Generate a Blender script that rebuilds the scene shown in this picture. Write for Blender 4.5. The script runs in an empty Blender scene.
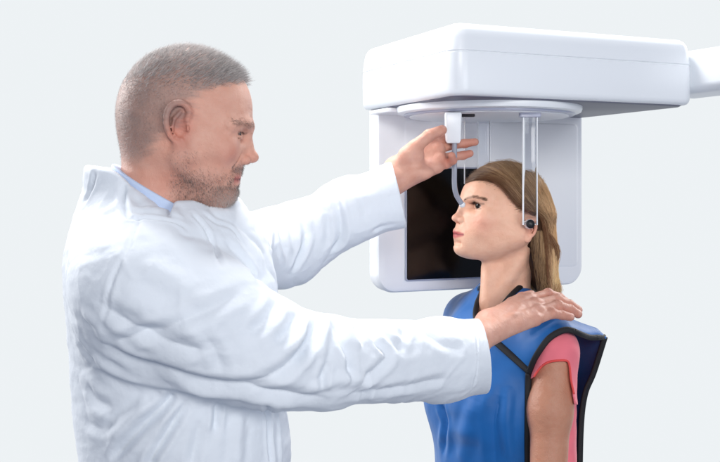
import bpy, math, random
import numpy as np
from mathutils import Vector, noise as mnoise
rng = np.random.default_rng(7)
random.seed(7)
# ------------------------------------------------------------------ camera, world, lights, exposure
S = bpy.context.scene
COL = S.collection
CZ = 1.5                                   # camera height; horizon on row 190 of 462
def P(px, py, D):
    return np.array([(px-360)/1000.0*D, D, CZ+(190-py)/1000.0*D])
cam_d = bpy.data.cameras.new('camera'); cam = bpy.data.objects.new('camera', cam_d); COL.objects.link(cam)
cam.location = (0, 0, CZ); cam.rotation_euler = (math.radians(90), 0, 0)
cam_d.sensor_width = 36; cam_d.lens = 50; cam_d.shift_y = -41/720.0
cam_d.clip_start = .05; cam_d.clip_end = 100
S.camera = cam
S.view_settings.view_transform = 'Standard'; S.view_settings.look = 'None'
S.view_settings.exposure = 0; S.view_settings.gamma = 1

def lin(c):
    c = np.asarray(c, float)/255.0
    return np.where(c <= .04045, c/12.92, ((c+.055)/1.055)**2.4)
def lin4(c): return tuple(lin(c))+(1.0,)

BG = (237.5, 242, 244.5)
W = bpy.data.worlds.new('World'); S.world = W; W.use_nodes = True
nt = W.node_tree; nt.nodes.clear()
o_ = nt.nodes.new('ShaderNodeOutputWorld'); b_ = nt.nodes.new('ShaderNodeBackground')
tc = nt.nodes.new('ShaderNodeTexCoord'); sp = nt.nodes.new('ShaderNodeSeparateXYZ')
mr = nt.nodes.new('ShaderNodeMapRange'); mx = nt.nodes.new('ShaderNodeMix'); mx.data_type = 'RGBA'
nt.links.new(tc.outputs['Generated'], sp.inputs[0]); nt.links.new(sp.outputs['Y'], mr.inputs['Value'])
mr.inputs['From Min'].default_value = .15; mr.inputs['From Max'].default_value = .85
mx.inputs['A'].default_value = (.195, .225, .30, 1); mx.inputs['B'].default_value = lin4(BG)
nt.links.new(mr.outputs[0], mx.inputs['Factor']); nt.links.new(mx.outputs['Result'], b_.inputs[0])
b_.inputs[1].default_value = 1.0
nt.links.new(b_.outputs[0], o_.inputs[0])

def area(name, loc, target, sx, sy, power, color=(1, 1, 1)):
    l = bpy.data.lights.new(name, 'AREA'); l.shape = 'RECTANGLE'; l.size = sx; l.size_y = sy
    l.energy = power; l.color = color
    o = bpy.data.objects.new(name, l); COL.objects.link(o); o.location = loc
    d = Vector(target)-Vector(loc); o.rotation_euler = d.to_track_quat('-Z', 'Y').to_euler()
    return o
area('softbox_front', (.1, -2.3, 2.7), (.1, 1.8, 1.4), 1.3, 1.0, 76, (1, .98, .95))
area('softbox_top', (-.35, 2.3, 3.5), (-.1, 1.75, 1.4), .9, .7, 88, (1, .99, .98))
area('panel_fill', (1.6, -.5, 1.5), (.42, 2.4, 1.45), 1.2, 1.2, 24, (.97, .98, 1))
area('softbox_back_left', (-2.6, 2.7, 2.6), (-.35, 1.6, 1.5), 1.0, 1.6, 95, (1, .99, .98))
area('softbox_back_right', (2.3, 3.6, 2.7), (.3, 2.1, 1.4), .9, 1.3, 55, (1, .98, .95))

# ------------------------------------------------------------------ signed distance toolkit
def ln(v): return np.sqrt((v*v).sum(-1))
def smin(a, b, k):
    if k <= 0: return np.minimum(a, b)
    h = np.maximum(k-np.abs(a-b), 0)/k
    return np.minimum(a, b)-h*h*k*.25
def smax(a, b, k): return -smin(-a, -b, k)
def ell(p, c, r):
    q = p-np.asarray(c); r = np.asarray(r, float)
    k0 = ln(q/r); k1 = ln(q/(r*r))+1e-9
    return k0*(k0-1)/k1
def sph(p, c, r): return ln(p-np.asarray(c))-r
def cone(p, a, b, ra, rb):
    a = np.asarray(a, float); b = np.asarray(b, float); ab = b-a
    t = np.clip(((p-a)@ab)/(ab@ab+1e-12), 0, 1)
    return ln(p-a-t[..., None]*ab)-(ra+(rb-ra)*t)
def chain(p, pts, rs, k=0.0):
    d = None
    if not hasattr(rs, '__len__'): rs = [rs]*len(pts)
    for i in range(len(pts)-1):
        c = cone(p, pts[i], pts[i+1], rs[i], rs[i+1])
        d = c if d is None else smin(d, c, k)
    return d
def plane(p, c, n):
    n = np.asarray(n, float); n = n/np.linalg.norm(n)
    return (p-np.asarray(c))@n

OFF8 = np.array([[i, j, k] for i in (0, 1) for j in (0, 1) for k in (0, 1)])
def surface(f, lo, hi, h, lv=3, slack=1.5):
    """sparse surface nets: verts, quads, normals"""
    lo = np.asarray(lo, float); hi = np.asarray(hi, float)
    H = h*2**lv
    n = np.ceil((hi-lo)/H).astype(int)+1
    g = np.stack(np.meshgrid(*[np.arange(k) for k in n], indexing='ij'), -1).reshape(-1, 3)
    for L in range(lv, -1, -1):
        s = h*2**L
        d = f(lo+(g+.5)*s)
        g = g[np.abs(d) < s*.87*slack]
        if L: g = (g[:, None, :]*2+OFF8[None]).reshape(-1, 3)
    M = int(n.max()*2**lv+8)
    key = lambda a: (a[..., 0]*M+a[..., 1])*M+a[..., 2]
    ck = key(g); order = np.argsort(ck); g = g[order]; ck = ck[order]
    corners = g[:, None, :]+OFF8[None]
    uk, first, inv = np.unique(key(corners).reshape(-1), return_index=True, return_inverse=True)
    cp = corners.reshape(-1, 3)[first]
    val = f(lo+cp*h)
    v = val[inv].reshape(-1, 8)
    ins = v < 0
    mix = ins.any(1) & ~ins.all(1)
    acc = np.zeros((len(g), 3)); cnt = np.zeros(len(g))
    for a in range(8):
        for b in range(a+1, 8):
            if np.abs(OFF8[a]-OFF8[b]).sum() != 1: continue
            m = ins[:, a] != ins[:, b]
            t = v[m, a]/(v[m, a]-v[m, b])
            acc[m] += OFF8[a]+t[:, None]*(OFF8[b]-OFF8[a]); cnt[m] += 1
    idx = -np.ones(len(g), int); idx[mix] = np.arange(mix.sum())
    V = lo+(g[mix]+acc[mix]/cnt[mix][:, None])*h
    quads = []
    for ax in range(3):
        e1 = np.eye(3, dtype=int)[ax]; ea = np.eye(3, dtype=int)[(ax+1) % 3]; eb = np.eye(3, dtype=int)[(ax+2) % 3]
        j = int(np.where((OFF8 == e1).all(1))[0][0])
        m = (ins[:, 0] != ins[:, j])
        gg = g[m]; s0 = ins[m, 0]
        q = []
        ok = np.ones(len(gg), bool)
        for o in (0*ea, -ea, -ea-eb, -eb):
            k = key(gg+o); pos = np.clip(np.searchsorted(ck, k), 0, len(ck)-1)
            hit = (ck[pos] == k); vi = np.where(hit, idx[pos], -1); ok &= vi >= 0; q.append(vi)
        q = np.stack(q, 1); q[~s0] = q[~s0][:, ::-1]
        quads.append(q[ok])
    Q = np.concatenate(quads)
    N = None
    for it in range(2):
        e = h*.5; d = f(V)
        N = np.stack([f(V+np.eye(3)[a]*e)-f(V-np.eye(3)[a]*e) for a in range(3)], -1)/(2*e)
        g2 = (N*N).sum(-1)+1e-6
        if it == 0:
            st = np.clip(d/g2, -h*.7, h*.7)
            V = V-N*st[:, None]
    N = N/(ln(N)[:, None]+1e-9)
    return V, Q, N

def vnoise(p, freq, seed=0.0, oct=3):
    """cheap smooth noise: sum of rotated sines, vectorised, about -1..1"""
    r = np.random.default_rng(int(seed*100)+3)
    out = np.zeros(len(p)); amp = 1; tot = 0
    for o in range(oct):
        a = np.zeros(len(p))
        for k in range(5):
            d = r.normal(size=3); d /= np.linalg.norm(d); ph = r.uniform(0, 6.28)
            w = r.normal(size=3); w /= np.linalg.norm(w)
            a += np.sin((p@d)*freq*6.28*r.uniform(.7, 1.3)+ph+1.3*np.sin((p@w)*freq*4.1+ph*2))
        out += amp*a/3.2; tot += amp; amp *= .5; freq *= 2.1
    return out/tot

CAM = np.array([0, 0, CZ])
def cast(f, pts, D0=1.0, off=0.0, Dmax=3.2):
    """march from the lens through pixels onto an SDF (used as a sculpting aid to lay seams on cloth)"""
    pts = np.asarray(pts, float)
    d = np.stack([(pts[:, 0]-360)/1000., np.ones(len(pts)), (190-pts[:, 1])/1000.], -1)
    t = np.full(len(pts), D0)
    best = t.copy(); bd = np.full(len(pts), 9.)
    for _ in range(160):
        v = f(CAM+d*t[:, None])-off
        b = v < bd; bd[b] = v[b]; best[b] = t[b]
        t = np.where((v > 4e-4) & (t < Dmax), t+v*.6, t)
    t = np.where(t >= Dmax, best, t)
    return CAM+d*t[:, None]
def spline(pts, n):
    pts = np.asarray(pts, float)
    if len(pts) == 2: return pts[0]+np.linspace(0, 1, n)[:, None]*(pts[1]-pts[0])
    ext = np.concatenate([[2*pts[0]-pts[1]], pts, [2*pts[-1]-pts[-2]]])
    t = np.linspace(0, len(pts)-1-1e-6, n); i = t.astype(int); u = (t-i)[:, None]
    p0, p1, p2, p3 = ext[i], ext[i+1], ext[i+2], ext[i+3]
    return .5*((2*p1)+(-p0+p2)*u+(2*p0-5*p1+4*p2-p3)*u**2+(-p0+3*p1-3*p2+p3)*u**3)
def segdist(p, line):
    """distance to a polyline, and parameter 0..1"""
    best = np.full(len(p), 9.); par = np.zeros(len(p)); n = len(line)-1
    for i in range(n):
        a, b = line[i], line[i+1]; ab = b-a
        t = np.clip(((p-a)@ab)/(ab@ab+1e-12), 0, 1)
        d = ln(p-a-t[:, None]*ab); m = d < best
        best[m] = d[m]; par[m] = (i+t[m])/n
    return best, par
def folds(V, N, base, lst, D0=1.0):
    """lst: (pixel polyline, amplitude m (+ridge, -valley), width m)"""
    disp = np.zeros(len(V))
    for pl, amp, w in lst:
        line = cast(base, spline(pl, 4*len(pl)), D0)
        lo = line.min(0)-3*w; hi = line.max(0)+3*w
        m = ((V > lo) & (V < hi)).all(1)
        d, t = segdist(V[m], line)
        end = np.clip(np.minimum(t, 1-t)/.18, 0.05, 1)**.7
        g = (np.exp(-(d/w)**2) if amp > 0 else .35*np.exp(-(d/w)**2)+.75*np.exp(-1.5*d/w))-.40*np.exp(-((d-1.8*w)/(.8*w))**2)
        disp[m] += amp*end*g
    return V+N*disp[:, None]

# ------------------------------------------------------------------ object helpers
def mesh_obj(name, V, faces, mats, parent=None, col=None, midx=None, smooth=True):
    me = bpy.data.meshes.new(name)
    V = np.asarray(V, float)
    if isinstance(faces, np.ndarray): faces = [faces]
    nv = sum(f.size for f in faces); nf = sum(len(f) for f in faces)
    me.vertices.add(len(V)); me.vertices.foreach_set('co', V.astype(np.float32).ravel())
    me.loops.add(nv); me.polygons.add(nf)
    me.loops.foreach_set('vertex_index', np.concatenate([f.ravel() for f in faces]).astype(np.int32))
    tot = np.concatenate([np.full(len(f), f.shape[1]) for f in faces])
    me.polygons.foreach_set('loop_start', np.concatenate([[0], np.cumsum(tot)[:-1]]).astype(np.int32))
    me.polygons.foreach_set('loop_total', tot.astype(np.int32))
    if midx is not None: me.polygons.foreach_set('material_index', np.asarray(midx, np.int32))
    me.update(calc_edges=True); me.validate()
    me.polygons.foreach_set('use_smooth', np.full(len(me.polygons), smooth))
    if col is not None:
        a = me.attributes.new('Col', 'FLOAT_COLOR', 'POINT')
        c = np.ones((len(V), 4), np.float32); c[:, :3] = col
        a.data.foreach_set('color', c.ravel())
    for m in (mats if isinstance(mats, (list, tuple)) else [mats]): me.materials.append(m)
    o = bpy.data.objects.new(name, me); COL.objects.link(o)
    if parent is not None: o.parent = parent
    return o
def merge(parts):
    """parts: (V, quads, col) -> one set"""
    Vs, Fs, Cs, Ms, n = [], [], [], [], 0
    for V, F, C, mi in parts:
        Vs.append(V); Cs.append(np.broadcast_to(C, V.shape))
        Fs.append(F+n); Ms.append(np.full(len(F), mi)); n += len(V)
    return np.concatenate(Vs), Fs, np.concatenate(Cs), np.concatenate(Ms)
def empty(name, loc, label, cat, group=None):
    o = bpy.data.objects.new(name, None); COL.objects.link(o); o.location = loc
    o['label'] = label; o['category'] = cat
    if group: o['group'] = group
    bpy.context.view_layer.update()
    return o
def adopt(o, parent):
    """parent while keeping world placement (thing empties are unrotated)"""
    o.parent = parent; o.matrix_parent_inverse.identity()
    if o.type == 'MESH' and parent.parent is None and parent.type == 'EMPTY':
        L = np.array(parent.location); me = o.data
        v = np.empty(len(me.vertices)*3, np.float32); me.vertices.foreach_get('co', v)
        v = v.reshape(-1, 3)-L.astype(np.float32); me.vertices.foreach_set('co', v.ravel()); me.update()
    return o
def part(name, V, F, mats, parent, root=None, **k):
    V = np.asarray(V, float)-(np.array(root.location) if root is not None else 0)
    return mesh_obj(name, V, F, mats, parent, **k)

def tube(line, r, sides=8, flat=None):
    line = np.asarray(line, float); n = len(line)
    r = np.broadcast_to(r, (n,))
    T = np.gradient(line, axis=0); T /= ln(T)[:, None]+1e-12
    up = np.array([0.13, -.97, .2]); A = np.cross(T, up); A /= ln(A)[:, None]+1e-12; B = np.cross(T, A)
    an = np.linspace(0, 2*np.pi, sides, endpoint=False)
    fl = 1.0 if flat is None else flat
    ring = (A[:, None, :]*np.cos(an)[None, :, None]+B[:, None, :]*np.sin(an)[None, :, None]*fl)*r[:, None, None]+line[:, None, :]
    V = ring.reshape(-1, 3)
    i = np.arange(n-1)[:, None]*sides; j = np.arange(sides)[None]; jn = (j+1) % sides
    Q = np.stack([i+j, i+jn, i+sides+jn, i+sides+j], -1).reshape(-1, 4)
    V = np.concatenate([V, line[:1], line[-1:]])
    c0 = len(V)-2; c1 = len(V)-1; jj = np.arange(sides); jn = (jj+1) % sides
    Q2 = np.stack([np.full(sides, c0), jn, jj, jj], -1)[:, :3]
    base = (n-1)*sides
    Q3 = np.stack([np.full(sides, c1), base+jj, base+jn], -1)
    return V, [Q, np.concatenate([Q2, Q3])]
def tubeobj(name, line, r, mat, parent, root, sides=10, flat=None):
    V, F = tube(line, r, sides, flat)
    return part(name, V, F, mat, parent, root)
def strands(L, r, sides=3):
    """L: (n,K,3) guide points; r: (K,) or (n,K) radii"""
    n, K, _ = L.shape
    T = np.gradient(L, axis=1); T /= np.sqrt((T*T).sum(-1, keepdims=True))+1e-12
    up = np.array([.3, .4, .86]); A = np.cross(T, up); A /= np.sqrt((A*A).sum(-1, keepdims=True))+1e-9
    B = np.cross(T, A); an = np.arange(sides)*2*np.pi/sides
    r = np.broadcast_to(r, (n, K))[:, :, None, None]
    V = L[:, :, None]+r*(A[:, :, None]*np.cos(an)[:, None]+B[:, :, None]*np.sin(an)[:, None])
    i = (np.arange(n)[:, None, None]*K+np.arange(K-1)[None, :, None])*sides
    j = np.arange(sides)[None, None]; jn = (j+1) % sides
    Q = np.stack([i+j, i+jn, i+sides+jn, i+sides+j], -1).reshape(-1, 4)
    return V.reshape(-1, 3), Q
def uvsphere(c, r, axis, nu=32, nv=24):
    axis = np.asarray(axis, float); axis /= np.linalg.norm(axis)
    a = np.cross(axis, [0, 0, 1.]); a /= np.linalg.norm(a); b = np.cross(a, axis)
    th = np.linspace(0, np.pi, nv+1)[:, None]; ph = np.linspace(0, 2*np.pi, nu, endpoint=False)[None]
    V = (np.cos(th)[..., None]*axis+np.sin(th)[..., None]*(np.cos(ph)[..., None]*a+np.sin(ph)[..., None]*b))
    ang = np.broadcast_to(th, (nv+1, nu)).ravel()
    V = V.reshape(-1, 3)
    i = np.arange(nv)[:, None]*nu; j = np.arange(nu)[None]; jn = (j+1) % nu
    Q = np.stack([i+j, i+nu+j, i+nu+jn, i+jn], -1).reshape(-1, 4)
    return np.asarray(c)+V*r, Q, ang

# ------------------------------------------------------------------ materials
def mat(name, color=(200, 200, 200), rough=.5, **k):
    m = bpy.data.materials.new(name); m.use_nodes = True
    n = m.node_tree.nodes; l = m.node_tree.links; b = n['Principled BSDF']
    b.inputs['Base Color'].default_value = lin4(color); b.inputs['Roughness'].default_value = rough
    for kk, v in k.items(): b.inputs[kk.replace('_', ' ')].default_value = v
    return m, n, l, b
def add_noise_color(n, l, b, src, scale, amt, detail=4, tint=None, stretch=None):
    """multiply colour by soft noise"""
    tcn = n.new('ShaderNodeTexCoord'); mp = n.new('ShaderNodeMapping')
    l.new(tcn.outputs['Object'], mp.inputs[0])
    if stretch: mp.inputs['Scale'].default_value = stretch
    ns = n.new('ShaderNodeTexNoise'); ns.inputs['Scale'].default_value = scale; ns.inputs['Detail'].default_value = detail
    l.new(mp.outputs[0], ns.inputs['Vector'])
    r = n.new('ShaderNodeMapRange'); r.inputs['From Min'].default_value = .3; r.inputs['From Max'].default_value = .7
    l.new(ns.outputs['Fac'], r.inputs['Value'])
    mixn = n.new('ShaderNodeMix'); mixn.data_type = 'RGBA'; mixn.blend_type = 'MULTIPLY'
    mixn.inputs['B'].default_value = tint or (1-amt, 1-amt, 1-amt, 1)
    l.new(r.outputs[0], mixn.inputs['Factor'])
    if isinstance(src, tuple): mixn.inputs['A'].default_value = src
    else: l.new(src, mixn.inputs['A'])
    l.new(mixn.outputs['Result'], b.inputs['Base Color'])
    return mixn.outputs['Result'], mp
def add_bump(n, l, b, kind, scale, strength, dist, prev=None, detail=3, vec=None):
    if vec is None:
        tcn = n.new('ShaderNodeTexCoord'); vec = tcn.outputs['Object']
    t = n.new('ShaderNodeTexNoise' if kind == 'noise' else 'ShaderNodeTexVoronoi')
    t.inputs['Scale'].default_value = scale
    if kind == 'noise': t.inputs['Detail'].default_value = detail
    l.new(vec, t.inputs['Vector'])
    bp = n.new('ShaderNodeBump'); bp.inputs['Strength'].default_value = strength; bp.inputs['Distance'].default_value = dist
    l.new(t.outputs[0], bp.inputs['Height'])
    if prev is not None: l.new(prev.outputs[0], bp.inputs['Normal'])
    l.new(bp.outputs[0], b.inputs['Normal'])
    return bp
def weave(n, l, b, freq, strength, dist, prev=None):
    tcn = n.new('ShaderNodeTexCoord')
    outs = []
    for d in ('X', 'Z'):
        w = n.new('ShaderNodeTexWave'); w.bands_direction = d; w.inputs['Scale'].default_value = freq
        w.inputs['Distortion'].default_value = .6; l.new(tcn.outputs['Object'], w.inputs[0]); outs.append(w.outputs['Fac'])
    a = n.new('ShaderNodeMath'); l.new(outs[0], a.inputs[0]); l.new(outs[1], a.inputs[1])
    bp = n.new('ShaderNodeBump'); bp.inputs['Strength'].default_value = strength; bp.inputs['Distance'].default_value = dist
    l.new(a.outputs[0], bp.inputs['Height'])
    if prev is not None: l.new(prev.outputs[0], bp.inputs['Normal'])
    l.new(bp.outputs[0], b.inputs['Normal'])

def skin_mat(name, rough):
    m, n, l, b = mat(name, rough=rough)
    at = n.new('ShaderNodeAttribute'); at.attribute_name = 'Col'
    out, _ = add_noise_color(n, l, b, at.outputs['Color'], 55, .1, 5, tint=(.95, .87, .84, 1))
    b.inputs['Subsurface Weight'].default_value = .10; b.inputs['Subsurface Radius'].default_value = (1, .35, .2)
    b.inputs['Subsurface Scale'].default_value = .006
    b.inputs['Specular IOR Level'].default_value = .4
    p1 = add_bump(n, l, b, 'noise', 60, .4, .005, detail=6)
    p1 = add_bump(n, l, b, 'noise', 260, .4, .0012, prev=p1, detail=4)
    add_bump(n, l, b, 'voronoi', 800, .45, .0006, prev=p1)
    return m
SKIN_M = skin_mat('skin_weathered', .48)
SKIN_W = skin_mat('skin_smooth', .42)
def attr_mat(name, rough, **k):
    m, n, l, b = mat(name, rough=rough, **k)
    at = n.new('ShaderNodeAttribute'); at.attribute_name = 'Col'; l.new(at.outputs['Color'], b.inputs['Base Color'])
    return m
EYE = attr_mat('eye', .14, Specular_IOR_Level=.3)
HAIR = attr_mat('hair_strands', .38, Specular_IOR_Level=.35)
HAIR_M = attr_mat('short_hair', .6, Specular_IOR_Level=.3)

COAT, n, l, b = mat('coat_cotton', rough=.85, Sheen_Weight=.15)
add_noise_color(n, l, b, lin4((225, 231, 238)), 9, .04, 4)
p1 = add_bump(n, l, b, 'noise', 22, .28, .010, detail=3)
p1 = add_bump(n, l, b, 'noise', 75, .22, .003, prev=p1, detail=3)
weave(n, l, b, 420, .12, .0004, prev=p1)
SHIRT, n, l, b = mat('shirt_cotton', (196, 212, 238), rough=.85)
weave(n, l, b, 500, .15, .0004)
BLUE, n, l, b = mat('apron_blue', rough=.55, Sheen_Weight=.2, Sheen_Roughness=.4)
add_noise_color(n, l, b, lin4((6, 100, 176)), 7, .18, 3)
p1 = add_bump(n, l, b, 'noise', 14, .35, .012, detail=2)
weave(n, l, b, 600, .1, .0003, prev=p1)
NAVY, n, l, b = mat('apron_lining', rough=.6)
add_noise_color(n, l, b, lin4((8, 42, 88)), 10, .3, 3)
add_bump(n, l, b, 'noise', 20, .3, .008)
TAPE, n, l, b = mat('binding_tape', (17, 17, 22), rough=.6)
weave(n, l, b, 500, .3, .0005)
PINK, n, l, b = mat('tshirt_pink', rough=.8, Sheen_Weight=.2)
add_noise_color(n, l, b, lin4((244, 124, 138)), 12, .12, 3)
add_bump(n, l, b, 'noise', 30, .35, .006)
CORAL, n, l, b = mat('tshirt_hem', rough=.8)
add_noise_color(n, l, b, lin4((232, 82, 78)), 20, .12, 3)
def plastic(name, c, rough, bump=.04):
    m, n, l, b = mat(name, rough=rough)
    add_noise_color(n, l, b, lin4(c), 3, .03, 4)
    add_bump(n, l, b, 'noise', 420, bump, .0006)
    return m
WHITEP = plastic('white_plastic', (236, 240, 244), .32)
PALEP = plastic('pale_plastic', (244, 246, 249), .38)
GREYP = plastic('grey_plastic', (172, 176, 194), .28)
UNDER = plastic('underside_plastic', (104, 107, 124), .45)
DARKP = plastic('dark_plastic', (28, 28, 32), .4)
BLACKG, n, l, b = mat('sensor_glass', (7, 7, 9), rough=.16, Specular_IOR_Level=.35)
add_bump(n, l, b, 'noise', 5, .02, .01)
ACRYL, n, l, b = mat('clear_acrylic', (250, 252, 255), rough=.04, Transmission_Weight=1.0, IOR=1.35)
ACRYLE, n, l, b = mat('frosted_acrylic', (246, 248, 252), rough=.25, Transmission_Weight=.45, IOR=1.35)
RODM, n, l, b = mat('smoked_acrylic', (176, 182, 196), rough=.2, Transmission_Weight=.3, IOR=1.4)
METAL, n, l, b = mat('satin_metal', (190, 192, 198), rough=.25, Metallic=.8)
add_bump(n, l, b, 'noise', 600, .05, .0004)

EZ = np.array([0, 0, 1.])
def fixn(o, angle=35):
    import bmesh
    bm = bmesh.new(); bm.from_mesh(o.data); bmesh.ops.recalc_face_normals(bm, faces=bm.faces)
    for e in bm.edges:
        if len(e.link_faces) == 2: e.smooth = e.calc_face_angle(0) < math.radians(angle)
    bm.to_mesh(o.data); bm.free(); return o
def spl(a): return spline(np.array(a), 15)
def spl1(a): return np.interp(np.linspace(0, 1, 15), np.linspace(0, 1, len(a)), a)
def ear_sdf(q, c, s, flip=1.0):
    """c centre, s half height"""
    e = (q-c)/s; f = flip
    E = lambda x, l, y: np.array([x*f, l, -y])
    base = ell(e, E(.0, -.12, 0), (.50, .16, .88))
    helix = chain(e, spl([E(.30, .05, -.25), E(.40, .10, -.62), E(.18, .20, -.92), E(-.18, .26, -.93), E(-.46, .28, -.62), E(-.52, .28, -.1), E(-.40, .2, .35), E(-.2, .08, .62)]), spl1([.12, .13, .135, .14, .14, .13, .11, .09]), .03)
    anti = chain(e, [E(.05, .12, -.60), E(-.2, .16, -.3), E(-.26, .16, .05), E(-.15, .12, .35), E(.08, .08, .48)], [.06, .07, .07, .07, .06], .08)
    lobe = ell(e, E(.02, .02, .78), (.26, .14, .25))
    tr = ell(e, E(.30, .12, .10), (.11, .13, .17))
    d = smin(base, helix, .10); d = smin(d, anti, .07); d = smin(d, lobe, .18); d = smin(d, tr, .12)
    conc = ell(e, E(.05, .20, .10), (.25, .42, .38))
    return smax(d, -conc, .10)*s
def finger(p, pts, r0, r1):
    n = len(pts); rs = [r0+(r1-r0)*i/(n-1) for i in range(n)]
    return chain(p, pts, rs, .004)
def sst(x, a, b): t = np.clip((x-a)/(b-a), 0, 1); return t*t*(3-2*t)
def blob(q, c, r): return np.exp(-(((q-c)/np.asarray(r, float))**2).sum(-1))
def mixc(c, t, c2): return c+(np.asarray(c2)-c)*t[:, None]
def sprout(V, N, dens, n, length, radius, lay, colf, jit=.5, K=3):
    p = dens/dens.sum(); idx = rng.choice(len(V), n, p=p)
    base = V[idx]+rng.normal(size=(n, 3))*.0012*.7; nn = N[idx]
    dr = nn*(1-lay[1])+lay[0]*lay[1] if not callable(lay) else lay(base, nn)
    dr = dr+rng.normal(size=(n, 3))*jit*.35; dr /= ln(dr)[:, None]
    Lh = (length if not callable(length) else length(base))*rng.uniform(.6, 1.2, n)
    t = np.linspace(0, 1, K)
    Ls = (base-nn*.0008)[:, None]+dr[:, None]*(Lh[:, None]*t)[..., None]
    rr = radius*(1-t*.75)
    hv, hq = strands(Ls, rr[None]*np.ones((n, 1)))
    c = colf(base, n); cc = np.repeat(c, K*3, axis=0)
    return hv, hq, cc, 0
#@@DEVICE
# ------------------------------------------------------------------ x-ray unit
K = np.array([.172, 1.85, CZ+.1776]); E1 = np.array([.912, .41, 0]); E2 = np.array([-.41, .912, 0])
def DV(t, s, z): return K+np.asarray(t)[..., None]*E1+np.asarray(s)[..., None]*E2+np.asarray(z)[..., None]*EZ
def rrect(hx, hy, r, n=10):
    pts = []
    for cx, cy, a0 in ((hx-r, hy-r, 0), (-hx+r, hy-r, 90), (-hx+r, -hy+r, 180), (hx-r, -hy+r, 270)):
        for k in range(n+1):
            a = math.radians(a0+90*k/n); pts.append((cx+r*math.cos(a), cy+r*math.sin(a)))
    return np.array(pts)
def layered(mapf, hx, hy, r, layers, n=10):
    """closed solid from stacked rounded rectangles; layers (height, inset)"""
    rings = []
    for z, ins in layers:
        o = rrect(hx-ins, hy-ins, max(r-ins, .002), n)
        rings.append(mapf(o[:, 0], o[:, 1], np.full(len(o), z)))
    m = len(rings[0]); V = np.concatenate(rings)
    i = np.arange(len(rings)-1)[:, None]*m; j = np.arange(m)[None]; jn = (j+1) % m
    Q = np.stack([i+j, i+jn, i+m+jn, i+m+j], -1).reshape(-1, 4)
    return V, [Q, np.arange(m)[::-1][None], (np.arange(m)+(len(rings)-1)*m)[None]]
unit = empty('xray_unit', K+EZ*.0, 'white dental x-ray machine with boxy head, hanging panel and black sensor above the seated woman', 'x-ray machine')
cx, cy = .2825, .205
boxm = lambda x, y, z: DV(x+cx, y+cy, z)
cx, cy = .2915, .215
V, F = layered(boxm, cx, cy, .034, [(.0, .012), (.002, .006), (.006, .002), (.012, 0), (.060, -.0005), (.080, 0), (.0815, .0012), (.083, .0012)])
fixn(part('housing', V, F, WHITEP, unit, unit))
V, F = layered(boxm, cx, cy, .034, [(.0832, .0012), (.0845, .0), (.108, .003), (.122, .0065), (.131, .012), (.136, .020), (.138, .032)])
fixn(part('lid', V, F, WHITEP, unit, unit))
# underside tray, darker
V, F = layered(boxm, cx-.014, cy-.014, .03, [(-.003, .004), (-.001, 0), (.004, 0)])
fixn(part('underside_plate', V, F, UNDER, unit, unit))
# round turntable
dc = (.208, .215)
def disc(name, r, z0, z1, m, parent, c=dc, seg=96, bev=.004):
    an = np.linspace(0, 2*np.pi, seg, endpoint=False); rings = []
    for z, rr in ((z1, r), (z0+bev, r), (z0+bev*.3, r-bev*.3), (z0, r-bev)):
        rings.append(DV(c[0]+rr*np.cos(an), c[1]+rr*np.sin(an), np.full(seg, z)))
    V = np.concatenate(rings); i = np.arange(3)[:, None]*seg; j = np.arange(seg)[None]; jn = (j+1) % seg
    Q = np.stack([i+j, i+seg+j, i+seg+jn, i+jn], -1).reshape(-1, 4)
    return fixn(part(name, V, [Q, np.arange(seg)[None], (np.arange(seg)+3*seg)[::-1][None]], m, parent, unit))
tt = disc('turntable', .196, -.017, -.0028, WHITEP, unit, bev=.008)
disc('turntable_rim', .180, -.0215, -.0165, GREYP, tt, bev=.002)
disc('turntable_hub', .168, -.0235, -.021, PALEP, tt, bev=.001)
# connecting block on the left under the box
blkm = lambda x, y, z: DV(x+.055, y+.335, z)
V, F = layered(blkm, .05, .05, .008, [(-.012, .002), (-.010, 0), (-.0035, 0)])
fixn(part('panel_bracket', V, F, PALEP, unit, unit))
# detector panel: slab in the t-z plane
pt0, pt1, pz0, pz1 = .024, .577, -.407, .055
pm = lambda x, y, z: DV(x+(pt0+pt1)/2, .378+z, y+(pz0+pz1)/2)
V, F = layered(pm, (pt1-pt0)/2, (pz1-pz0)/2, .045, [(.0, .010), (.002, .004), (.007, .001), (.015, 0), (.046, .002), (.052, .012)], 14)
panel = fixn(part('detector_panel', V, F, PALEP, unit, unit))
pm2 = lambda x, y, z: DV(x+.325, .378+z, y-.19)
V, F = layered(pm2, .235, .172, .012, [(-.003, .004), (-.0015, 0.001), (.001, 0)], 8)
fixn(part('panel_cover', V, F, PALEP, panel, unit))
st0, st1, sz0, sz1 = .093, .36, -.378, -.1286
pm3 = lambda x, y, z: DV(x+(st0+st1)/2, .378+z, y+(sz0+sz1)/2)
V, F = layered(pm3, (st1-st0)/2+.003, (sz1-sz0)/2+.003, .006, [(-.0062, .002), (-.005, 0), (-.0025, 0)], 5)
fixn(part('sensor_frame', V, F, GREYP, panel, unit))
V, F = layered(pm3, (st1-st0)/2, (sz1-sz0)/2, .004, [(-.0078, .0008), (-.007, 0), (-.0058, 0)], 5)
fixn(part('sensor', V, F, BLACKG, panel, unit))
# support arm off to the right
def bar(name, a, b, hw, hz, r, m, parent, root):
    a = np.asarray(a); b = np.asarray(b); d = b-a; L = np.linalg.norm(d); d /= L
    s = np.cross(d, EZ); s /= np.linalg.norm(s); u = np.cross(s, d)
    f = lambda x, y, z: a+x[:, None]*s+y[:, None]*u+z[:, None]*d
    V, F = layered(f, hw, hz, r, [(0, .004), (.004, 0), (L-.004, 0), (L, .004)], 6)
    return fixn(part(name, V, F, m, parent, root))
bar('support_arm', P(680, 77, 2.20), P(790, 62, 1.98), .06, .046, .02, WHITEP, unit, unit)

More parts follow.
